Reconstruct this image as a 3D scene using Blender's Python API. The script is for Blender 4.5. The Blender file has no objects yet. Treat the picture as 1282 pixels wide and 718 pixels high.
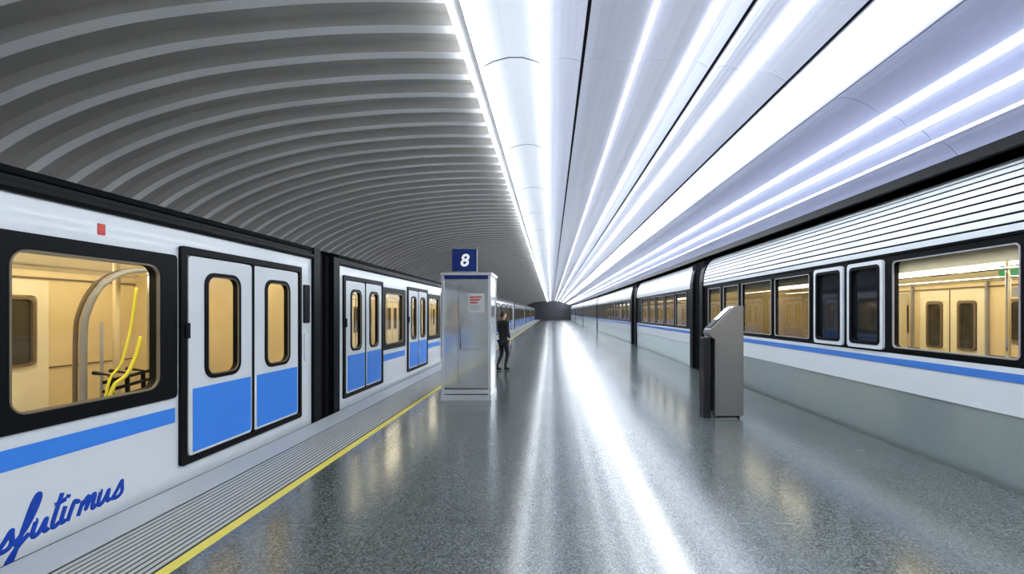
import bpy, math, random
from mathutils import Vector
random.seed(4)
S = bpy.context.scene
S.view_settings.view_transform = 'Standard'
S.view_settings.look = 'None'
S.view_settings.exposure = 0.2

# ------------------------------------------------------------ materials
def new_mat(name):
    m = bpy.data.materials.new(name); m.use_nodes = True
    nt = m.node_tree
    return m, nt, nt.nodes['Principled BSDF']

def pmat(name, col, rough=0.5, metal=0.0, var=0.06, scale=6.0, emis=None, estr=0.0, spec=0.5, coat=0.0, bump=0.0):
    m, nt, b = new_mat(name)
    tc = nt.nodes.new('ShaderNodeTexCoord')
    nz = nt.nodes.new('ShaderNodeTexNoise'); nz.inputs['Scale'].default_value = scale
    nz.inputs['Detail'].default_value = 4
    nt.links.new(tc.outputs['Object'], nz.inputs['Vector'])
    mr = nt.nodes.new('ShaderNodeMapRange')
    mr.inputs['To Min'].default_value = 1 - var; mr.inputs['To Max'].default_value = 1 + var
    nt.links.new(nz.outputs['Fac'], mr.inputs['Value'])
    vm = nt.nodes.new('ShaderNodeVectorMath'); vm.operation = 'SCALE'
    vm.inputs[0].default_value = col
    nt.links.new(mr.outputs['Result'], vm.inputs['Scale'])
    nt.links.new(vm.outputs['Vector'], b.inputs['Base Color'])
    b.inputs['Roughness'].default_value = rough
    b.inputs['Metallic'].default_value = metal
    b.inputs['Specular IOR Level'].default_value = spec
    b.inputs['Coat Weight'].default_value = coat
    if emis:
        b.inputs['Emission Color'].default_value = (*emis, 1)
        b.inputs['Emission Strength'].default_value = estr
    if bump:
        bp = nt.nodes.new('ShaderNodeBump'); bp.inputs['Strength'].default_value = bump
        nt.links.new(nz.outputs['Fac'], bp.inputs['Height']); nt.links.new(bp.outputs['Normal'], b.inputs['Normal'])
    return m

def emat(name, col, strength):
    m, nt, b = new_mat(name)
    nt.nodes.remove(b)
    e = nt.nodes.new('ShaderNodeEmission'); e.inputs['Color'].default_value = (*col, 1)
    e.inputs['Strength'].default_value = strength
    nt.links.new(e.outputs[0], nt.nodes['Material Output'].inputs[0])
    return m

def glass(name, tint, ior=1.35):
    m, nt, b = new_mat(name)
    nt.nodes.remove(b)
    t = nt.nodes.new('ShaderNodeBsdfTransparent'); t.inputs[0].default_value = (*tint, 1)
    g = nt.nodes.new('ShaderNodeBsdfGlossy'); g.inputs['Roughness'].default_value = 0.02
    f = nt.nodes.new('ShaderNodeFresnel')
    # thin pane: same reflectance from either side (the Fresnel node inverts the IOR on back faces)
    ge = nt.nodes.new('ShaderNodeNewGeometry')
    mr = nt.nodes.new('ShaderNodeMapRange'); mr.inputs['To Min'].default_value = ior; mr.inputs['To Max'].default_value = 1/ior
    nt.links.new(ge.outputs['Backfacing'], mr.inputs['Value']); nt.links.new(mr.outputs[0], f.inputs[0])
    mx = nt.nodes.new('ShaderNodeMixShader')
    nt.links.new(f.outputs[0], mx.inputs[0]); nt.links.new(t.outputs[0], mx.inputs[1]); nt.links.new(g.outputs[0], mx.inputs[2])
    nt.links.new(mx.outputs[0], nt.nodes['Material Output'].inputs[0])
    return m

def floor_mat():
    m, nt, b = new_mat('polished_granite')
    tc = nt.nodes.new('ShaderNodeTexCoord')
    n1 = nt.nodes.new('ShaderNodeTexVoronoi'); n1.inputs['Scale'].default_value = 95
    n2 = nt.nodes.new('ShaderNodeTexNoise'); n2.inputs['Scale'].default_value = 60; n2.inputs['Detail'].default_value = 6
    n3 = nt.nodes.new('ShaderNodeTexNoise'); n3.inputs['Scale'].default_value = 0.9
    for n in (n1, n2, n3): nt.links.new(tc.outputs['Object'], n.inputs['Vector'])
    bw = nt.nodes.new('ShaderNodeSeparateColor'); nt.links.new(n1.outputs['Color'], bw.inputs[0])
    ad = nt.nodes.new('ShaderNodeMath'); ad.operation = 'ADD'
    nt.links.new(bw.outputs[0], ad.inputs[0]); nt.links.new(n2.outputs['Fac'], ad.inputs[1])
    r = nt.nodes.new('ShaderNodeValToRGB')
    r.color_ramp.elements[0].position = 0.3; r.color_ramp.elements[0].color = (0.028, 0.036, 0.036, 1)
    r.color_ramp.elements[1].position = 1.0; r.color_ramp.elements[1].color = (0.16, 0.185, 0.185, 1)
    md = nt.nodes.new('ShaderNodeMath'); md.operation = 'MULTIPLY'; md.inputs[1].default_value = 0.7
    nt.links.new(ad.outputs[0], md.inputs[0]); nt.links.new(md.outputs[0], r.inputs[0])
    br = nt.nodes.new('ShaderNodeTexBrick')
    br.offset = 0.0; br.inputs['Scale'].default_value = 1.0
    br.inputs['Brick Width'].default_value = 0.9; br.inputs['Row Height'].default_value = 0.9
    br.inputs['Mortar Size'].default_value = 0.004; br.inputs['Mortar Smooth'].default_value = 0.1
    br.inputs['Color1'].default_value = (1, 1, 1, 1); br.inputs['Color2'].default_value = (0.85, 0.87, 0.87, 1)
    br.inputs['Mortar'].default_value = (0.35, 0.35, 0.35, 1)
    mp = nt.nodes.new('ShaderNodeMapping'); mp.inputs['Location'].default_value = (.38, .2, 0)
    nt.links.new(tc.outputs['Object'], mp.inputs[0]); nt.links.new(mp.outputs[0], br.inputs['Vector'])
    mx = nt.nodes.new('ShaderNodeMix'); mx.data_type = 'RGBA'; mx.blend_type = 'MULTIPLY'
    mx.inputs[0].default_value = 1.0
    nt.links.new(r.outputs[0], mx.inputs[6]); nt.links.new(br.outputs['Color'], mx.inputs[7])
    nt.links.new(mx.outputs[2], b.inputs['Base Color'])
    rr = nt.nodes.new('ShaderNodeMapRange'); rr.inputs['To Min'].default_value = 0.12; rr.inputs['To Max'].default_value = 0.23
    nt.links.new(n3.outputs['Fac'], rr.inputs['Value'])
    ra = nt.nodes.new('ShaderNodeMath'); ra.operation = 'MULTIPLY_ADD'; ra.inputs[1].default_value = 0.08
    nt.links.new(br.outputs['Fac'], ra.inputs[0]); nt.links.new(rr.outputs[0], ra.inputs[2])
    nt.links.new(ra.outputs[0], b.inputs['Roughness'])
    b.inputs['IOR'].default_value = 2.3
    return m

def brushed(name, col, rough=0.3):
    m, nt, b = new_mat(name)
    tc = nt.nodes.new('ShaderNodeTexCoord'); mp = nt.nodes.new('ShaderNodeMapping')
    mp.inputs['Scale'].default_value = (4, 4, 120)
    nz = nt.nodes.new('ShaderNodeTexNoise'); nz.inputs['Scale'].default_value = 2
    nt.links.new(tc.outputs['Object'], mp.inputs[0]); nt.links.new(mp.outputs[0], nz.inputs['Vector'])
    mr = nt.nodes.new('ShaderNodeMapRange'); mr.inputs['To Min'].default_value = rough - .08; mr.inputs['To Max'].default_value = rough + .12
    nt.links.new(nz.outputs['Fac'], mr.inputs['Value']); nt.links.new(mr.outputs[0], b.inputs['Roughness'])
    b.inputs['Base Color'].default_value = (*col, 1); b.inputs['Metallic'].default_value = 0.85
    return m

M = dict(
 white=pmat('train_white_paint', (.68, .72, .75), .25, var=.03, coat=.3),
 black=pmat('train_black_trim', (.006, .0065, .008), .4, var=.2, spec=.08),
 matte=pmat('matte_black_rubber', (.008, .008, .010), .8, var=.3, spec=.1),
 blue=pmat('train_blue_paint', (.045, .24, .80), .35, var=.04, spec=.3),
 navy=pmat('navy_paint', (.010, .03, .17), .4, var=.04, spec=.3),
 ink=pmat('lettering_blue', (.01, .06, .42), .5, var=.04, spec=.2),
 rblue=pmat('stripe_blue', (.06, .2, .6), .3, var=.04, spec=.3),
 cream=pmat('interior_cream', (.72, .58, .33), .4, var=.12, scale=2),
 cream2=pmat('interior_cream_light', (.78, .70, .50), .45, var=.08),
 seat=pmat('seat_ochre', (.62, .44, .20), .5, var=.1),
 seam=pmat('interior_seam_brown', (.16, .11, .06), .5, var=.1),
 ifloor=pmat('car_floor_vinyl', (.22, .18, .13), .5),
 green=pmat('lower_body_greygreen', (.31, .365, .365), .16, var=.05, metal=.3, coat=.7),
 palegreen=pmat('lower_body_palegreen', (.58, .69, .68), .25, var=.04, coat=.3),
 rib=pmat('vault_rib_white', (.93, .93, .93), .3, var=.04, spec=.7),
 taupe=pmat('vault_panel_taupe', (.50, .48, .455), .36, var=.10, scale=1.5, metal=.15),
 panel=pmat('ceiling_panel_lavender', (.71, .74, .87), .28, var=.02, emis=(.76, .80, 1.0), estr=.12),  # faint self-glow added to brighten panels between the light strips
 panel2=pmat('ceiling_panel_blue', (.48, .52, .74), .26, var=.02, emis=(.68, .71, 1.0), estr=.06),  # weaker added glow, these panels are no lamps either
 cove=pmat('cove_diffuser', (.75, .78, .84), .35, var=.02, emis=(.88, .91, 1.0), estr=.06),
 dark=pmat('dark_plenum', (.015, .015, .018), .8),
 wall=pmat('tunnel_wall', (.03, .03, .034), .8, var=.3),
 endw=pmat('end_wall_grey', (.06, .06, .07), .6, var=.2, scale=1),
 light=emat('lamp_white', (.885, .94, 1.0), 9.5),
 light2=emat('lamp_white_soft', (.89, .935, 1.0), 4.5),
 warm=emat('car_lamp_warm', (1.0, .90, .66), 12.5),
 glassL=glass('window_glass', (.97, .96, .93), 1.25),
 glassD=glass('window_glass_tinted', (.62, .62, .60), 1.35),
 blackglass=pmat('black_glass', (.012, .014, .018), .05, var=.2),
 farglass=pmat('bronze_glass', (.045, .04, .03), .08, var=.2),
 yellow=pmat('yellow_line_paint', (.80, .70, .12), .5, var=.12, scale=25),
 yel2=pmat('strap_yellow', (.85, .8, .05), .4),
 edge=pmat('platform_edge_concrete', (.58, .60, .61), .4, var=.08, scale=20),
 rid=pmat('tactile_ridges', (.46, .475, .475), .45, var=.1, scale=30),
 ridb=pmat('tactile_base', (.05, .055, .05), .6, var=.1, scale=30, spec=.1),
 steel=brushed('brushed_steel', (.27, .27, .265), .42),
 steeld=brushed('brushed_steel_dark', (.035, .035, .04), .45),
 chrome=pmat('polished_steel', (.75, .76, .78), .12, metal=1, var=.02),
 rail=pmat('rail_steel', (.2, .18, .16), .4, metal=.8),
 kpanel=pmat('kiosk_panel', (.68, .71, .73), .08, metal=.7, var=.22, scale=2.5, bump=.02),
 kframe=pmat('kiosk_frame', (.72, .74, .77), .25, metal=.5, var=.04),
 red=pmat('red_print', (.6, .05, .03), .5),
 grey=pmat('grey_plastic', (.30, .30, .31), .45),
 gask=pmat('gasket_bronze', (.16, .13, .08), .4),
 signw=pmat('sign_white', (.9, .9, .9), .5, emis=(1, 1, 1), estr=.3),
 paper=pmat('notice_paper', (.58, .59, .60), .5),
 exitg=pmat('sign_green', (.02, .25, .1), .5, emis=(.05, .6, .25), estr=.2),
 coat=pmat('coat_black', (.012, .012, .015), .85, var=.3, scale=15),
 skin=pmat('skin', (.55, .36, .26), .5),
 hair=pmat('hair_dark', (.02, .013, .01), .6, var=.3, scale=40),
 floor=floor_mat(),
)

# ------------------------------------------------------------ mesh builder
def empty(name, loc=(0, 0, 0)):
    o = bpy.data.objects.new(name, None); o.location = loc
    S.collection.objects.link(o); return o

class MB:
    def __init__(s): s.v = []; s.f = []; s.m = []; s.mats = []
    def mi(s, k):
        if k not in s.mats: s.mats.append(k)
        return s.mats.index(k)
    def face(s, pts, k):
        i = len(s.v); s.v += [tuple(p) for p in pts]; s.f.append(tuple(range(i, i + len(pts)))); s.m.append(s.mi(k))
    def box(s, x0, x1, y0, y1, z0, z1, k):
        i = len(s.v)
        s.v += [(x0,y0,z0),(x1,y0,z0),(x1,y1,z0),(x0,y1,z0),(x0,y0,z1),(x1,y0,z1),(x1,y1,z1),(x0,y1,z1)]
        for q in ((0,3,2,1),(4,5,6,7),(0,1,5,4),(1,2,6,5),(2,3,7,6),(3,0,4,7)):
            s.f.append(tuple(i + a for a in q)); s.m.append(s.mi(k))
    def extr_y(s, prof, y0, y1, k, closed=True):
        n = len(prof); i = len(s.v)
        s.v += [(x, y0, z) for x, z in prof] + [(x, y1, z) for x, z in prof]
        rng = n if closed else n - 1
        for a in range(rng):
            b = (a + 1) % n
            s.f.append((i + a, i + b, i + n + b, i + n + a)); s.m.append(s.mi(k))
        if closed:
            s.f.append(tuple(i + a for a in range(n))); s.m.append(s.mi(k))
            s.f.append(tuple(i + n + a for a in reversed(range(n)))); s.m.append(s.mi(k))
    def tube(s, pts, r, k, n=8):
        pts = [Vector(p) for p in pts]; i = len(s.v); up = Vector((0.12, 0.2, 1)).normalized()
        for j, p in enumerate(pts):
            t = (pts[min(j + 1, len(pts) - 1)] - pts[max(j - 1, 0)]).normalized()
            ref = up if abs(t.dot(up)) < .9 else Vector((1, 0, 0))
            a = t.cross(ref).normalized(); b = t.cross(a)
            for q in range(n):
                th = 2 * math.pi * q / n
                s.v.append(tuple(p + a * math.cos(th) * r + b * math.sin(th) * r))
        for j in range(len(pts) - 1):
            for q in range(n):
                q2 = (q + 1) % n
                s.f.append((i + j*n + q, i + j*n + q2, i + (j+1)*n + q2, i + (j+1)*n + q)); s.m.append(s.mi(k))
        s.f.append(tuple(i + q for q in range(n))); s.m.append(s.mi(k))
        s.f.append(tuple(i + (len(pts)-1)*n + q for q in range(n))); s.m.append(s.mi(k))
    def ring(s, X0, g, o, ro, inn, ri, df, db, k):
        A = rrect(*o, ro); B = rrect(*inn, ri); n = len(A)
        xf = X0 + g*df; xb = X0 + g*db; i = len(s.v)
        for P, x in ((A, xf), (B, xf), (B, xb), (A, xb)):
            s.v += [(x, y, z) for y, z in P]
        for L in range(4):
            L2 = (L + 1) % 4
            for a in range(n):
                b = (a + 1) % n
                s.f.append((i + L*n + a, i + L*n + b, i + L2*n + b, i + L2*n + a)); s.m.append(s.mi(k))
    def plate(s, X0, g, r, rad, df, db, k):
        A = rrect(*r, rad); n = len(A); i = len(s.v)
        s.v += [(X0 + g*df, y, z) for y, z in A] + [(X0 + g*db, y, z) for y, z in A]
        s.f.append(tuple(range(i, i + n))); s.m.append(s.mi(k))
        s.f.append(tuple(range(i + 2*n - 1, i + n - 1, -1))); s.m.append(s.mi(k))
        for a in range(n):
            b = (a + 1) % n
            s.f.append((i + a, i + b, i + n + b, i + n + a)); s.m.append(s.mi(k))
    def wall(s, X0, g, y0, y1, z0, z1, holes, th, kf, kb):
        ys = sorted({y0, y1} | {h[0] for h in holes} | {h[1] for h in holes})
        zs = sorted({z0, z1} | {h[2] for h in holes} | {h[3] for h in holes})
        ys = [y for y in ys if y0 <= y <= y1]; zs = [z for z in zs if z0 <= z <= z1]
        for a, b in zip(ys, ys[1:]):
            for c, d in zip(zs, zs[1:]):
                ym = (a + b)/2; zm = (c + d)/2
                if any(h[0] < ym < h[1] and h[2] < zm < h[3] for h in holes): continue
                for x, k in ((X0, kf), (X0 + g*th, kb)):
                    s.face([(x, a, c), (x, b, c), (x, b, d), (x, a, d)], k)
    def done(s, name, parent=None, smooth=False):
        me = bpy.data.meshes.new(name); me.from_pydata(s.v, [], s.f)
        for k in s.mats: me.materials.append(M[k])
        me.polygons.foreach_set('material_index', s.m)
        me.update()
        import bmesh
        bm = bmesh.new(); bm.from_mesh(me); bmesh.ops.recalc_face_normals(bm, faces=bm.faces)
        if smooth:
            for f in bm.faces: f.smooth = True
        bm.to_mesh(me); bm.free()
        o = bpy.data.objects.new(name, me); S.collection.objects.link(o)
        if parent: o.parent = parent
        return o

def rrect(y0, y1, z0, z1, r, n=5):
    r = max(r, .001); P = []
    for cy, cz, a0 in ((y1 - r, z1 - r, 0), (y0 + r, z1 - r, 90), (y0 + r, z0 + r, 180), (y1 - r, z0 + r, 270)):
        for i in range(n + 1):
            a = math.radians(a0 + 90*i/n); P.append((cy + r*math.cos(a), cz + r*math.sin(a)))
    return P

YB, YF = -5.0, 100.0

# ------------------------------------------------------------ floor
b = MB(); b.box(-2.42, 4.12, YB, YF, -1.1, 0, 'floor'); b.box(-3.45, -2.42, YB, YF, -1.1, -.006, 'ridb')
floor = b.done('floor')
b = MB()
b.box(-3.45, -3.10, YB, YF, -.006, .0, 'edge')
x = -3.07
while x < -2.47:
    b.extr_y([(x, -.007), (x + .003, .0), (x + .027, .0), (x + .030, -.007)], YB, YF, 'rid'); x += .052
b.done('tactile_paving', floor)
b = MB(); b.box(-2.43, -2.345, YB, YF, -.006, .003, 'yellow'); b.done('yellow_safety_line', floor)
b = MB(); b.box(-6.9, -3.45, YB, YF, -1.35, -1.25, 'wall'); b.box(4.12, 7.4, YB, YF, -1.35, -1.25, 'wall'); b.box(-3.45,4.12,YB,YF,-1.35,-1.1,'wall')
b.done('floor_trackbed', floor)
b = MB()
for cx in (-4.88, 5.55):
    for d in (-.72, .72):
        b.extr_y([(cx+d-.07,-1.25),(cx+d+.07,-1.25),(cx+d+.02,-1.22),(cx+d+.02,-1.15),(cx+d+.04,-1.11),(cx+d-.04,-1.11),(cx+d-.02,-1.15),(cx+d-.02,-1.22)], YB, YF, 'rail')
b.done('track_rails', floor)

# ------------------------------------------------------------ vaulted ceiling (left)
ceil = empty('ceiling')
ctrl = [(-.80, 4.20), (-1.5, 4.21), (-2.33, 4.17), (-3.4, 4.04), (-4.35, 3.80), (-5.05, 3.52), (-5.56, 3.22), (-6.05, 2.80), (-6.4, 2.32), (-6.6, 1.7), (-6.68, .8), (-6.7, -1.3)]
def smooth_pts(c, n=4):
    out = []
    for i in range(len(c) - 1):
        p0 = c[max(i-1, 0)]; p1 = c[i]; p2 = c[i+1]; p3 = c[min(i+2, len(c)-1)]
        for j in range(n):
            t = j/n
            out.append(tuple(.5*((2*p1[a]) + (-p0[a]+p2[a])*t + (2*p0[a]-5*p1[a]+4*p2[a]-p3[a])*t*t + (-p0[a]+3*p1[a]-3*p2[a]+p3[a])*t**3) for a in (0, 1)))
    out.append(c[-1]); return out
prof = smooth_pts(ctrl, 4)
def offs(P, d):
    R = []
    for i, p in enumerate(P):
        a = P[max(i-1, 0)]; c = P[min(i+1, len(P)-1)]
        tx, tz = c[0]-a[0], c[1]-a[1]; L = math.hypot(tx, tz)
        R.append((p[0] - tz/L*d, p[1] + tx/L*d))   # toward inside (below)
    return R
inner = offs(prof, 0.09)
b = MB(); b.extr_y(prof, YB, YF, 'taupe', closed=False); b.done('vault_shell', ceil, True)
b = MB(); y = YB + .18
while y < YF:
    w0, w1 = .085, .055
    for i in range(len(prof) - 1):
        p, q, pi, qi = prof[i], prof[i+1], inner[i], inner[i+1]
        b.face([(pi[0], y-w1, pi[1]), (pi[0], y+w1, pi[1]), (qi[0], y+w1, qi[1]), (qi[0], y-w1, qi[1])], 'rib')
        b.face([(p[0], y-w0, p[1]), (pi[0], y-w1, pi[1]), (qi[0], y-w1, qi[1]), (q[0], y-w0, q[1])], 'taupe')
        b.face([(p[0], y+w0, p[1]), (pi[0], y+w1, pi[1]), (qi[0], y+w1, qi[1]), (q[0], y+w0, q[1])], 'rib')
    y += .40
b.done('vault_ribs', ceil)

# ------------------------------------------------------------ cove + slatted ceiling (right)
b = MB(); y = YB
cprof = [(-.72, 4.16), (-.60, 4.22), (-.45, 4.26), (-.3, 4.26), (-.16, 4.22), (-.08, 4.18)]
while y < YF:
    y2 = min(y + 2.40, YF)
    b.extr_y(cprof, y, y2, 'cove', closed=False); y += 2.42
b.extr_y([(-.80, 4.05), (-.72, 4.05), (-.72, 4.24), (-.80, 4.24)], YB, YF, 'rib')
b.done('cove_diffuser', ceil, False)
b = MB()
b.box(-.72, -.685, YB, YF, 4.07, 4.11, 'light'); b.box(-.11, -.085, YB, YF, 4.12, 4.16, 'light')
b.box(-.83, -.805, YB, YF, 4.03, 4.07, 'light')  # extra fill strip, added to brighten the left vault and ribs
b.done('cove_lamp_and_vault_fill', ceil)

hc = [(-.08, 4.20), (.33, 4.22), (.9, 4.21), (1.5, 4.17), (2.1, 4.09), (2.55, 3.99), (3.0, 3.85), (3.5, 3.64), (3.8, 3.49), (4.25, 3.24)]
def hz(x):
    for (x0, z0), (x1, z1) in zip(hc, hc[1:]):
        if x <= x1: return z0 + (z1 - z0)*(x - x0)/(x1 - x0)
    return hc[-1][1]
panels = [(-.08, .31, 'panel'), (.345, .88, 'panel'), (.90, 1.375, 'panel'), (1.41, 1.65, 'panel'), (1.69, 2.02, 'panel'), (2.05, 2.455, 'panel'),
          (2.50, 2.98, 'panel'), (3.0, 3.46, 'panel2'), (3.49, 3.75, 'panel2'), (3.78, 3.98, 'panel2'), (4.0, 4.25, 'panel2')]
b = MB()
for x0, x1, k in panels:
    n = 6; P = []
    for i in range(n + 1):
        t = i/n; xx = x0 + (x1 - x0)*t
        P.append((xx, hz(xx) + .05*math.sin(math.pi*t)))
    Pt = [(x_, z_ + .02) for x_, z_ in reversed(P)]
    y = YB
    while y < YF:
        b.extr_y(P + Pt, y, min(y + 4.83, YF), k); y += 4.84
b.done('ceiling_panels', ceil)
b = MB(); b.extr_y([(x_, z_ + .09) for x_, z_ in hc] + [(4.5, 3.4), (7.4, 3.5)], YB, YF, 'dark', closed=False)
b.box(4.25, 4.32, YB, YF, 3.13, 3.36, 'black'); b.done('ceiling_plenum', ceil)
b = MB()
def strip(x, w, k, drop=.05):
    P = []
    for i in range(9):
        a = math.pi*i/8
        P.append((x + w/2*math.cos(a), hz(x + w/2*math.cos(a)) + .01 - drop*math.sin(a)))
    b.extr_y(P, YB, YF, k)
strip(.89, .04, 'light2', .05); strip(1.40, .08, 'light', .05); strip(2.035, .11, 'light', .06)
strip(2.72, .40, 'light', .06); strip(3.475, .05, 'light', .05); strip(3.765, .05, 'light', .05)
strip(3.99, .02, 'light2', .03)
b.done('ceiling_light_strips', ceil)

# ------------------------------------------------------------ walls
b = MB(); b.box(7.3, 7.5, YB, YF, -1.3, 3.6, 'wall'); b.done('wall_right')
b = MB(); b.box(-7.0, 7.5, YF, YF + .3, -1.3, 4.6, 'endw'); b.done('wall_front')
b = MB(); b.box(-7.0, 7.5, YB - .3, YB, -1.3, 4.6, 'taupe'); b.done('wall_back')
b = MB(); b.box(-7.0, -6.75, YB, YF, -1.3, 4.4, 'wall'); b.done('wall_left')

# ------------------------------------------------------------ trains
def interior(b, X0, g, y0, y1, W, ztop, zf=.08, near=False):
    X = lambda d: X0 + g*d
    def bx(d0, d1, a, c, z0, z1, k):
        x0, x1 = sorted((X(d0), X(d1))); b.box(x0, x1, a, c, z0, z1, k)
    bx(.06, W-.02, y0, y1, zf-.1, zf, 'ifloor')
    bx(.06, W-.02, y0, y1, ztop, ztop+.04, 'cream2')
    bx(W-.07, W-.03, y0, y1, zf, ztop, 'cream')
    bx(.06, W, y0, y0+.04, zf, ztop, 'cream'); bx(.06, W, y1-.04, y1, zf, ztop, 'cream')
    for d0, d1 in ((.06, .40), (W-.08, W-.42)):
        P = [(X(d0), ztop), (X(d1), ztop), (X(d0), ztop-.20)]
        b.extr_y(P, y0, y1, 'cream2')
    bx(.60, .72, y0+.2, y1-.2, ztop-.04, ztop-.005, 'warm'); bx(W-.8, W-.68, y0+.2, y1-.2, ztop-.04, ztop-.005, 'warm')
    bx(W-.09, W-.06, y0, y1, 2.0, 2.02, 'seam'); bx(W-.085, W-.06, y0, y1, .93, .945, 'seam')
    bx(.95, .97, y0, y1, ztop-.012, ztop+.005, 'seam'); bx(W-1.0, W-.98, y0, y1, ztop-.012, ztop+.005, 'seam')
    bx(W-.43, W-.40, y0, y1, ztop-.03, ztop+.005, 'grey')
    y = y0 + .35; i = 0
    while y < y1 - 1.4:
        gx = X(W-.07)
        bx(W-.12, W-.06, y-.035, y-.005, zf, ztop-.02, 'grey')
        if i % 2 == 0:
            for a in (y, y+.62):
                b.ring(gx, -g, (a, a+.60, zf, 1.98), .02, (a+.12, a+.48, .92, 1.80), .06, .05, -.01, 'cream2')
                b.ring(gx, -g, (a+.14, a+.46, .98, 1.78), .07, (a+.17, a+.43, 1.01, 1.75), .05, .06, 0, 'seam')
                b.plate(gx, -g, (a+.11, a+.49, .91, 1.81), .05, .02, 0, 'cream2')
                b.plate(gx, -g, (a+.16, a+.44, 1.0, 1.76), .05, .03, 0, 'farglass')
            bx(W-.125, W-.06, y+.602, y+.618, zf, 1.98, 'seam')
            y += 1.45
        else:
            b.ring(gx, -g, (y+.1, y+1.05, 1.15, 1.80), .06, (y+.14, y+1.01, 1.19, 1.76), .05, .03, 0, 'seam')
            b.plate(gx, -g, (y+.13, y+1.02, 1.18, 1.77), .05, .015, 0, 'farglass')
            bx(W-.07, W-.50, y, y+1.15, .42, .50, 'seat')
            for s_ in range(3):
                bx(W-.07, W-.17, y+.01+s_*.38, y+.37+s_*.38, .5, .92, 'seat')
            bx(W-.07, W-.42, y+.04, y+1.11, zf, .42, 'cream2')
            # advertising cards above the window
            bx(W-.085, W-.06, y+.12, y+.52, 1.84, 1.97, 'paper'); bx(W-.085, W-.06, y+.62, y+1.02, 1.84, 1.97, 'grey')
            y += 1.4
        i += 1
    y = y0 + 1.9
    while y < y1 - 1:
        bx(W-.60, W-.07, y, y+.03, zf, 1.95, 'cream2'); bx(W-.62, W-.60, y-.005, y+.035, zf, ztop, 'chrome'); y += 2.85
    for d in (.75, W-.75):
        b.tube([(X(d), y0+.3, ztop-.2), (X(d), y1-.3, ztop-.2)], .016, 'chrome', 6)
    y = y0 + 1.0
    while y < y1 - .5:
        b.tube([(X(W-.75), y, zf), (X(W-.75), y, ztop-.02)], .017, 'chrome', 6); y += 1.95

def bogies(b, X0, g, y0, y1, W):
    cx = X0 + g*W/2
    xs = sorted((X0 + g*.15, X0 + g*(W-.15)))
    b.box(xs[0], xs[1], y0+.1, y1-.1, -.75, -.3, 'matte')
    for yy in (y0 + 1.6, y1 - 1.6):
        b.box(cx-.95, cx+.95, yy-.9, yy+.9, -.85, -.72, 'matte')
        for yw in (yy-.6, yy+.6):
            for dx in (-.72, .72):
                pts = [(cx+dx-.05, yw, -.77), (cx+dx+.05, yw, -.77)]
                b.tube(pts, .34, 'rail', 20)

def gangway(b, X0, g, y0, y1, ztop, W, d0=.05):
    n = int((y1 - y0)/.09); st = (y1 - y0)/n
    for i in range(n):
        d = d0 + (.0 if i % 2 else .05)
        xs = sorted((X0 + g*d, X0 + g*(W-d)))
        b.box(xs[0], xs[1], y0 + i*st, y0 + (i+1)*st, -.35, ztop - (.0 if i % 2 else .04), 'matte')

# ---- left train
LX, LG, LW = -3.55, -1, 2.6
def left_car(parent, idx, y0, y1, doors, wins):
    b = MB(); gl = MB()
    holes = [(d0, d1, .19, 2.17) for d0, d1 in doors] + [(w0, w1, .92, 2.02) for w0, w1 in wins]
    b.wall(LX, LG, y0, y1, -.32, 2.42, holes, .05, 'white', 'cream')
    xs = (LX - LW, LX)
    b.box(LX-LW, LX-LW+.02, y0, y1, -.32, 2.42, 'white')
    for yy in (y0, y1): b.face([(xs[0], yy, -.32), (xs[1], yy, -.32), (xs[1], yy, 2.42), (xs[0], yy, 2.42)], 'black')
    b.extr_y([(LX+.03, 2.39), (LX+.05, 2.42), (LX+.05, 2.455), (LX+.02, 2.465), (LX+.02, 2.50), (LX+.04, 2.51), (LX+.02, 2.56), (LX-.25, 2.62), (LX-1.3, 2.66), (LX-2.3, 2.60), (LX-2.6, 2.45), (LX-2.6, 2.39)], y0, y1, 'black')
    b.box(LX-.02, LX+.012, y0, y1, -.10, -.04, 'black')
    for w0, w1 in wins:
        b.ring(LX, LG, (w0-.15, w1+.20, .80, 2.14), .04, (w0, w1, .92, 2.02), .10, -.018, .07, 'black')
        b.ring(LX, LG, (w0-.006, w1+.006, .914, 2.026), .11, (w0+.008, w1-.008, .928, 2.012), .09, -.022, .0, 'gask')
        gl.plate(LX, LG, (w0-.01, w1+.01, .91, 2.03), .10, .012, .02, 'glassL')
        b.plate(LX, LG, (w0-.2, w1+.19, .565, .705), .005, -.004, .0, 'blue')
    for d0, d1 in doors:
        b.ring(LX, LG, (d0-.07, d1+.05, .13, 2.24), .03, (d0, d1, .19, 2.17), .02, -.03, .06, 'black')
        m = (d0 + d1)/2
        for a, c in ((d0+.03, m-.02), (m+.02, d1-.03)):
            w = c - a
            i0, i1 = a + w*.25, c - w*.25
            b.ring(LX, LG, (a, c, .20, 2.155), .04, (i0, i1, .95, 1.98), .10, -.018, .03, 'white')
            b.ring(LX, LG, (i0-.034, i1+.034, .916, 2.014), .13, (i0+.010, i1-.010, .960, 1.970), .09, -.030, .035, 'black')
            b.ring(LX, LG, (i0+.006, i1-.006, .956, 1.974), .10, (i0+.014, i1-.014, .964, 1.966), .085, -.032, -.02, 'gask')
            gl.plate(LX, LG, (i0, i1, .95, 1.98), .09, .0, .01, 'glassL')
            b.plate(LX, LG, (a+.05, c-.02, .225, .85), .01, -.023, -.015, 'blue')
        b.box(LX-.06, LX+.024, m-.020, m+.020, .19, 2.17, 'matte')
        b.plate(LX, LG, (d0-.03, d0+.02, 1.35, 1.5), .008, -.045, -.03, 'black')
    interior(b, LX, LG, y0+.05, y1-.05, LW, 2.30)
    bogies(b, LX, LG, y0, y1, LW)
    b.done('car_%d_body' % idx, parent); gl.done('car_%d_glass' % idx, parent)

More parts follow.
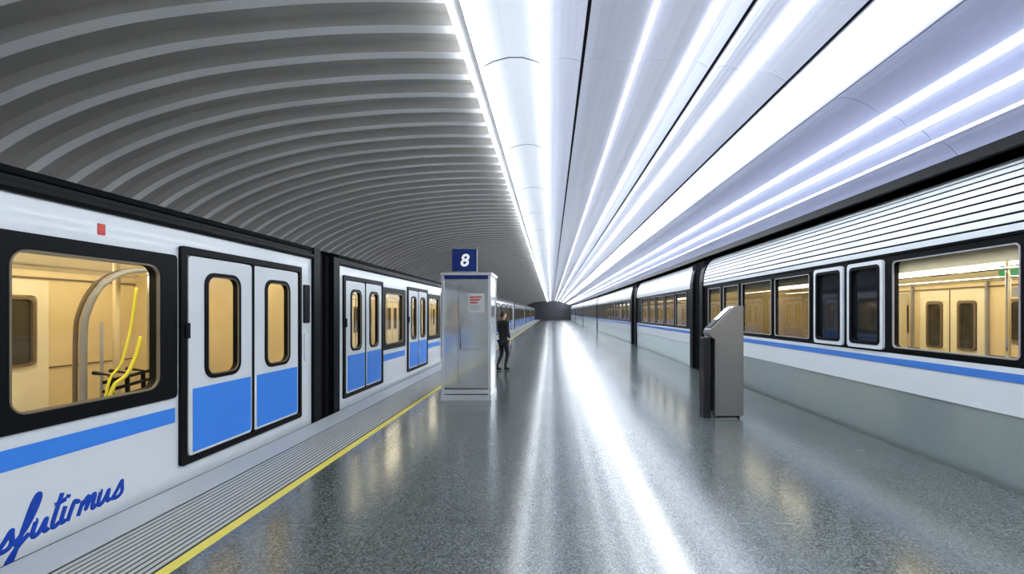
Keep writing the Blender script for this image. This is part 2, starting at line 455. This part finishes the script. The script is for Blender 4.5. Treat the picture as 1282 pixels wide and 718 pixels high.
lt = empty('subway_train')
left_car(lt, 1, -4.8, 6.62, [(4.33, 6.27), (.62, 2.55), (-3.0, -1.1)], [(2.92, 4.03), (-.85, .2)])
def pattern(y0, y1):
    D, Wn = [], []; y = y0 + .26
    while y + 1.7 < y1 - .2:
        D.append((y, y + 1.66)); y += 1.66 + .20
        if y + 1.2 < y1 - .3: Wn.append((y, y + 1.12))
        y += 1.12 + .42
    return D, Wn
cars = [(7.42, 24.6), (25.4, 42.6), (43.4, 60.6), (61.4, 78.6), (79.4, 96.6)]
for i, (a, c) in enumerate(cars):
    D, Wn = pattern(a, c); left_car(lt, i + 2, a, c, D, Wn)
b = MB(); g0 = 6.62
for a, c in cars:
    gangway(b, LX, LG, g0, a, 2.5, LW, .04); g0 = c
b.box(LX-.25, LX+.045, 6.62, 6.80, -.3, 2.56, 'black'); b.box(LX-.25, LX+.045, 7.22, 7.42, -.3, 2.5, 'black')
b.done('gangway_bellows', lt)
b = MB()
b.plate(LX, LG, (3.50, 3.56, 2.21, 2.30), .006, -.004, 0, 'red')
b.plate(LX, LG, (6.40, 6.55, 1.45, 2.0), .02, -.02, 0, 'black')
b.plate(LX, LG, (6.42, 6.53, .90, 1.3), .02, -.012, 0, 'white')
b.done('body_markings', lt)
b = MB()
hoop = smooth_pts([(4.42, .10), (4.42, 1.30), (4.46, 1.62), (4.60, 1.88), (4.85, 2.04), (5.2, 2.10), (5.6, 2.12)], 4)
b.tube([(-4.62, p[0], p[1]) for p in hoop], .03, 'grey')
b.tube([(-4.70, p[0], p[1]) for p in hoop], .02, 'seam')
b.tube([(-4.62, 4.42 + .18, z) for z in (.1, 1.5)] , .014, 'grey')
st = smooth_pts([(4.66, 1.86), (4.60, 1.45), (4.50, 1.1), (4.38, .95), (4.33, .72)], 4)
b.tube([(-4.32, p[0], p[1]) for p in st], .012, 'yel2')
b.tube([(-4.30, p[0]+.03, p[1]*.5+.42) for p in st], .018, 'yel2')
for yy in (4.45, 4.62, 4.80):
    b.tube([(-4.35, yy, .1), (-4.35, yy-.03, .98), (-4.55, yy, 1.0)], .02, 'black')
for zz in (.80, .89, .98):
    b.tube([(-4.35, 4.35, zz-.06), (-4.35, 4.92, zz)], .018, 'black')
b.box(-5.9, -5.4, 3.2, 4.6, .08, .8, 'cream2')
b.box(-5.1, -5.05, 5.2, 5.25, .08, 2.28, 'cream')
b.done('car_1_handrails', lt, True)
# script lettering on car 1
L = {'s': ([(0,.0),(.25,.35),(.5,1.05),(.55,.7),(.72,.25),(.5,-.03),(.15,.05)], .85),
     'f': ([(-.1,.1),(.3,.5),(.6,1.5),(.65,2.2),(.45,2.35),(.3,1.8),(.2,.4),(.05,-1.0),(-.2,-1.1),(-.1,-.5),(.3,.1),(.6,.35)], .75),
     'u': ([(0,.9),(.05,.9),(0,.25),(.15,0),(.4,.15),(.6,.9),(.58,.3),(.68,0),(.85,.15)], .9),
     't': ([(.2,1.8),(.12,.8),(.1,.15),(.3,-.02),(.5,.2)], .5),
     'i': ([(.1,.95),(.05,.3),(.15,0),(.35,.15)], .42),
     'r': ([(.05,.0),(.15,.95),(.2,1.0),(.4,.85),(.5,.9),(.5,.9)], .6),
     'm': ([(.05,.0),(.12,.95),(.1,.4),(.35,.95),(.48,.85),(.42,.05),(.5,.5),(.72,.95),(.85,.8),(.8,.15),(.95,0),(1.1,.2)], 1.15)}
cu = bpy.data.curves.new('script_lettering', 'CURVE'); cu.dimensions = '3D'; cu.bevel_depth = .0165; cu.bevel_resolution = 2
cx = 0.0; H = .125; strokes = []
for ch in 'sfutirmus':
    P, adv = L[ch]; strokes.append([(cx + p[0] + .28*p[1], p[1]) for p in P])
    if ch == 't': strokes.append([(cx - .1 + .4, 1.25), (cx + .2 + .4, 1.3), (cx + .5 + .4, 1.35)])
    if ch == 'i': strokes.append([(cx + .1 + .4, 1.35), (cx + .14 + .4, 1.5), (cx+.16+.4, 1.55)])
    cx += adv
sc = .90/(cx + .3)
for P in strokes:
    sp = cu.splines.new('NURBS'); sp.points.add(len(P) - 1)
    for q, p in zip(sp.points, P): q.co = (0.0, 2.85 + p[0]*sc, .045 + .05*(p[0]/cx) + p[1]*H, 1)
    sp.order_u = 3; sp.use_endpoint_u = True; sp.resolution_u = 6
cu.materials.append(M['ink'])
to = bpy.data.objects.new('script_lettering', cu); S.collection.objects.link(to); to.parent = lt
to.location = (LX + .001, 0, 0); to.scale = (.3, 1, 1)

# ---- right train
RX, RG, RW = 4.20, 1, 2.7
def right_car(parent, idx, y0, y1, wins, framed, low='green', slats=False):
    b = MB(); gl = MB()
    Z0, Z1 = 1.17, 2.23
    holes = [(a, c, Z0, Z1) for a, c in wins + framed]
    b.wall(RX, RG, y0, y1, 1.10, 2.32, holes, .05, 'black', 'cream')
    b.box(RX, RX+.05, y0, y1, .66, 1.10, 'white')
    b.box(RX-.006, RX, y0, y1, .965, 1.045, 'rblue')
    b.box(RX+.01, RX+.05, y0, y1, -.32, .655, low)
    b.box(RX+RW-.02, RX+RW, y0, y1, -.32, 2.35, 'white')
    for yy in (y0, y1): b.face([(RX, yy, -.32), (RX+RW, yy, -.32), (RX+RW, yy, 2.4), (RX, yy, 2.4)], 'black')
    arc = [(RX - .02, 2.31), (RX-.02, 2.45), (RX+.0, 2.62), (RX+.05, 2.78), (RX+.12, 2.92), (RX+.22, 3.03), (RX+.38, 3.11), (RX+.7, 3.15), (RX+1.35, 3.16), (RX+2.3, 3.05), (RX+2.7, 2.5), (RX+2.7, 2.31)]
    b.extr_y(arc, y0, y1, 'white' if not slats else 'black')
    if slats:
        P = smooth_pts(arc[:8], 6)
        Ls = [0]
        for p, q in zip(P, P[1:]): Ls.append(Ls[-1] + math.hypot(q[0]-p[0], q[1]-p[1]))
        def at(s):
            for i in range(len(Ls) - 1):
                if s <= Ls[i+1]:
                    t = (s - Ls[i])/(Ls[i+1] - Ls[i]); return (P[i][0]+(P[i+1][0]-P[i][0])*t, P[i][1]+(P[i+1][1]-P[i][1])*t)
            return P[-1]
        s_ = .02
        while s_ < Ls[-1] - .08:
            a = at(s_); c = at(s_ + .066)
            b.extr_y([(a[0]-.008, a[1]), (a[0]-.014, a[1]+.003), (c[0]-.014, c[1]), (c[0]-.008, c[1]+.004)], y0+.03, y1-.02, 'white')
            s_ += .088
    for a, c in wins:
        b.ring(RX, RG, (a-.02, c+.02, Z0-.03, Z1+.03), .03, (a+.02, c-.02, Z0+.01, Z1-.01), .05, -.012, .06, 'black')
        b.ring(RX, RG, (a+.01, c-.01, Z0, Z1), .05, (a+.025, c-.025, Z0+.015, Z1-.015), .04, -.016, .0, 'grey')
        gl.plate(RX, RG, (a, c, Z0, Z1), .03, .012, .02, 'glassL' if c < 7 and slats else 'glassD')
    for a, c in framed:
        b.ring(RX, RG, (a-.03, c+.03, Z0-.04, Z1+.04), .05, (a+.03, c-.03, Z0+.02, Z1-.02), .05, -.03, .06, 'white')
        b.ring(RX, RG, (a+.02, c-.02, Z0+.01, Z1-.01), .06, (a+.06, c-.06, Z0+.05, Z1-.05), .04, -.034, .02, 'black')
        b.plate(RX, RG, (a, c, Z0, Z1), .05, .012, .02, 'blackglass')
    interior(b, RX, RG, y0+.05, y1-.05, RW, 2.28)
    bogies(b, RX, RG, y0, y1, RW)
    b.done('car_%d_body' % idx, parent); gl.done('car_%d_glass' % idx, parent)

rt = empty('subway_train')
right_car(rt, 1, -4.8, 12.25, [(3.98, 5.50), (7.25, 8.40), (8.50, 9.85), (10.0, 10.9), (11.05, 11.95), (1.6, 3.7), (-.6, .9)], [(5.66, 6.28), (6.44, 7.08), (-4.0, -3.3)], slats=True)
rc = [(13.35, 21.9), (23.3, 40.5), (41.3, 58.5), (59.3, 76.5), (77.3, 94.5)]
for i, (a, c) in enumerate(rc):
    Wn = []; y = a + .5
    while y + 1.3 < c: Wn.append((y, y + 1.25)); y += 1.4
    right_car(rt, i + 2, a, c, Wn, [], low='palegreen')
b = MB(); g0 = 12.25
for a, c in rc:
    gangway(b, RX, RG, g0, a, 3.02 if a < 30 else 2.8, RW, .02); g0 = c
arcb = [(RX-.06, -.25), (RX-.06, 2.45), (RX-.02, 2.72), (RX+.06, 2.92), (RX+.2, 3.08), (RX+.5, 3.16), (RX+.5, -.25)]
b.extr_y(arcb, 12.25, 12.5, 'black'); b.extr_y(arcb, 13.1, 13.35, 'black')
b.extr_y(arcb, 21.9, 22.2, 'black'); b.extr_y(arcb, 23.0, 23.3, 'black')
b.done('gangway_bellows', rt)
b = MB(); b.box(5.6, 5.64, 5.0, 5.6, 2.05, 2.18, 'exitg'); b.tube([(5.0, 4.9, .1), (5.0, 4.9, 2.28)], .02, 'chrome')
b.done('car_1_fittings', rt)

# ------------------------------------------------------------ kiosk
k = empty('ticket_kiosk', (0, 0, 0))
kx0, kx1, ky0, ky1, kh = -2.00, -1.10, 8.15, 8.95, 2.33
b = MB()
for px in (kx0, kx1 - .05):
    for py in (ky0, ky1 - .05): b.box(px, px+.05, py, py+.05, 0, kh, 'kframe')
b.box(kx0-.01, kx1+.01, ky0-.01, ky1+.01, 0, .10, 'kframe')
b.box(kx0-.02, kx1+.02, ky0-.02, ky1+.02, kh-.05, kh, 'kframe')
b.box(kx0+.04, kx1-.04, ky0+.005, ky0+.03, kh-.12, kh-.05, 'navy')
b.box(kx0+.05, kx1-.05, ky0, ky0+.02, .12, .20, 'kframe')
b.done('frame', k)
b = MB()
b.box(kx0+.05, kx0+.30, ky0+.02, ky0+.04, .22, kh-.12, 'kpanel')
b.box(kx0+.315, kx1-.05, ky0+.015, ky0+.04, .22, kh-.12, 'kpanel')
b.box(kx0+.30, kx0+.315, ky0+.02, ky0+.04, .22, kh-.12, 'grey')
b.box(kx0+.315, kx1-.05, ky0+.01, ky0+.04, .92, .935, 'grey')
b.box(kx1-.03, kx1-.01, ky0+.06, ky1-.06, .10, kh-.05, 'kpanel')
b.box(kx0+.01, kx0+.03, ky0+.06, ky1-.06, .10, kh-.05, 'kpanel')
b.box(kx0+.05, kx1-.05, ky1-.04, ky1-.02, .10, kh-.05, 'kpanel')
b.done('panels', k)
b = MB()
b.box(kx0+.48, kx1-.12, ky0+.008, ky0+.015, 1.60, 1.95, 'paper')
for i in range(3): b.box(kx0+.52, kx1-.16-.04*i, ky0+.004, ky0+.008, 1.87-.05*i, 1.895-.05*i, 'red')
for i in range(3): b.box(kx0+.52, kx1-.2, ky0+.004, ky0+.008, 1.71-.03*i, 1.72-.03*i, 'grey')
b.tube([(kx0+.36, ky0-.02, .95), (kx0+.36, ky0-.02, 1.35)], .012, 'chrome')
b.done('notices', k)
b = MB(); b.box(-1.87, -1.41, 8.45, 8.52, 2.38, 2.80, 'navy'); b.box(-1.88, -1.40, 8.46, 8.51, 2.37, 2.81, 'grey')
b.box(-1.82, -1.78, 8.47, 8.50, 2.33, 2.40, 'kframe'); b.box(-1.50, -1.46, 8.47, 8.50, 2.33, 2.40, 'kframe')
b.done('sign_board', k)
tc = bpy.data.curves.new('sign_numeral', 'FONT'); tc.body = '8'; tc.size = .32; tc.extrude = .003; tc.offset = .007; tc.align_x = 'CENTER'; tc.shear = .15
tc.materials.append(M['signw'])
t = bpy.data.objects.new('sign_numeral', tc); S.collection.objects.link(t); t.parent = k
t.location = (-1.64, 8.445, 2.48); t.rotation_euler = (math.pi/2, 0, 0)

# ------------------------------------------------------------ validator pedestal
p = empty('ticket_validator')
b = MB()
b.extr_y([(2.47, .04), (2.47, 1.20), (2.40, 1.24), (2.375, 1.29), (2.39, 1.34), (2.74, 1.68), (2.78, 1.70), (2.89, 1.70), (2.90, 1.68), (2.90, .04)], 6.74, 7.00, 'steel')
b.done('cabinet', p)
b = MB()
b.box(2.31, 2.42, 6.78, 6.98, 0, 1.22, 'steeld'); b.box(2.42, 2.47, 6.84, 6.94, .1, 1.2, 'matte')
b.box(2.50, 2.86, 6.78, 6.97, 0, .04, 'matte'); b.done('support_post', p)
b = MB()
b.extr_y([(2.41, 1.365), (2.72, 1.665), (2.715, 1.677), (2.405, 1.377)], 6.78, 6.96, 'blackglass')
b.box(2.50, 2.87, 6.734, 6.74, .15, 1.15, 'steel')
b.box(2.46, 2.80, 6.70, 7.05, 0, .02, 'steel'); b.done('reader_panel', p)
for o in p.children:
    m = o.modifiers.new('b', 'BEVEL'); m.width = .006; m.segments = 2; m.limit_method = 'ANGLE'

# ------------------------------------------------------------ person (walking, dark coat)
def skin_obj(name, V, E, R, mat, parent, sub=2, root=0):
    me = bpy.data.meshes.new(name); me.from_pydata(V, E, []); o = bpy.data.objects.new(name, me)
    S.collection.objects.link(o); o.parent = parent
    sk = o.modifiers.new('skin', 'SKIN'); sk.use_smooth_shade = True
    for i, sv in enumerate(me.skin_vertices[0].data):
        r = R[i]; sv.radius = r if isinstance(r, tuple) else (r, r); sv.use_root = (i == root)
    s2 = o.modifiers.new('sub', 'SUBSURF'); s2.levels = sub; s2.render_levels = sub
    me.materials.append(M[mat]); return o
per = empty('pedestrian', (-1.33, 12.4, 0)); per.rotation_euler = (0, 0, math.radians(-35)); per.scale = (.97, .97, .97)
V = [(0,0,.92),(0,0,1.08),(0,-.01,1.25),(0,0,1.38),(0,.0,1.44),
     (.16,0,1.37),(.20,-.04,1.12),(.205,.04,.92),(-.16,0,1.37),(-.20,.05,1.12),(-.20,.16,.94), (0,0,.78)]
E = [(0,1),(1,2),(2,3),(3,4),(3,5),(5,6),(6,7),(3,8),(8,9),(9,10),(0,11)]
R = [(.15,.11),(.135,.10),(.155,.11),(.13,.09),(.055,.055),.062,.052,.042,.062,.052,.042,(.165,.12)]
skin_obj('coat', V, E, R, 'coat', per)
V = [(0,0,.86),(.085,0,.80),(.09,.09,.46),(.09,-.02,.10),(.09,.10,.045),(-.085,0,.80),(-.09,.05,.45),(-.09,-.16,.14),(-.09,-.08,.04)]
E = [(0,1),(1,2),(2,3),(3,4),(0,5),(5,6),(6,7),(7,8)]
R = [(.12,.1),.085,.06,.04,.035,.085,.06,.04,.035]
skin_obj('trousers', V, E, R, 'coat', per)
V = [(0,0,1.42),(0,.005,1.48),(0,.01,1.535),(0,.015,1.60),(0,.02,1.645),(0,.10,1.545),(.075,.0,1.55),(-.075,.0,1.55)]
E = [(0,1),(1,2),(2,3),(3,4),(2,5),(2,6),(2,7)]
R = [.048,.05,(.068,.075),(.072,.088),(.05,.06),.012,.014,.014]
skin_obj('head', V, E, R, 'skin', per)
V = [(0,-.02,1.50),(0,-.035,1.57),(0,-.01,1.635),(0,.04,1.655)]
skin_obj('hair', V, [(0,1),(1,2),(2,3)], [(.06,.05),(.082,.075),(.082,.08),(.05,.04)], 'hair', per)
for sx, hy, hz_ in ((.205, .05, .90), (-.20, .18, .92)):
    V = [(sx, hy, hz_), (sx, hy+.01, hz_-.05), (sx, hy+.015, hz_-.09)]; E = [(0,1),(1,2)]; R = [.022,(.018,.032),(.016,.034)]
    for f, ln in enumerate((.065,.075,.07,.055)):
        i = len(V); oy = hy + .015 + (f-1.5)*.019
        V += [(sx, oy, hz_-.10-ln*.5), (sx-.008*math.copysign(1,sx), oy, hz_-.10-ln)]; E += [(2,i),(i,i+1)]; R += [.0085,.0075]
    i = len(V); V += [(sx, hy+.05, hz_-.07), (sx-.006, hy+.06, hz_-.11)]; E += [(1,i),(i,i+1)]; R += [.010,.008]
    skin_obj('hand', V, E, R, 'skin', per, 1)
for sx, fy in ((.09,.0),(-.09,-.14)):
    V = [(sx,fy-.04,.05),(sx,fy+.05,.045),(sx,fy+.17,.032)]
    skin_obj('shoe', V, [(0,1),(1,2)], [(.042,.045),(.045,.04),(.035,.028)], 'matte', per, 1)

# ------------------------------------------------------------ camera / world
cam = bpy.data.cameras.new('camera'); co = bpy.data.objects.new('camera', cam); S.collection.objects.link(co)
co.location = (0, 0, 1.6); co.rotation_euler = (math.pi/2, 0, 0)
cam.sensor_width = 36; cam.lens = 15.73; cam.shift_x = -49/1282; cam.shift_y = 32/1282; cam.clip_start = .05; cam.clip_end = 200
S.camera = co
w = bpy.data.worlds.new('world'); S.world = w; w.use_nodes = True
w.node_tree.nodes['Background'].inputs[0].default_value = (.5, .52, .6, 1); w.node_tree.nodes['Background'].inputs[1].default_value = .1
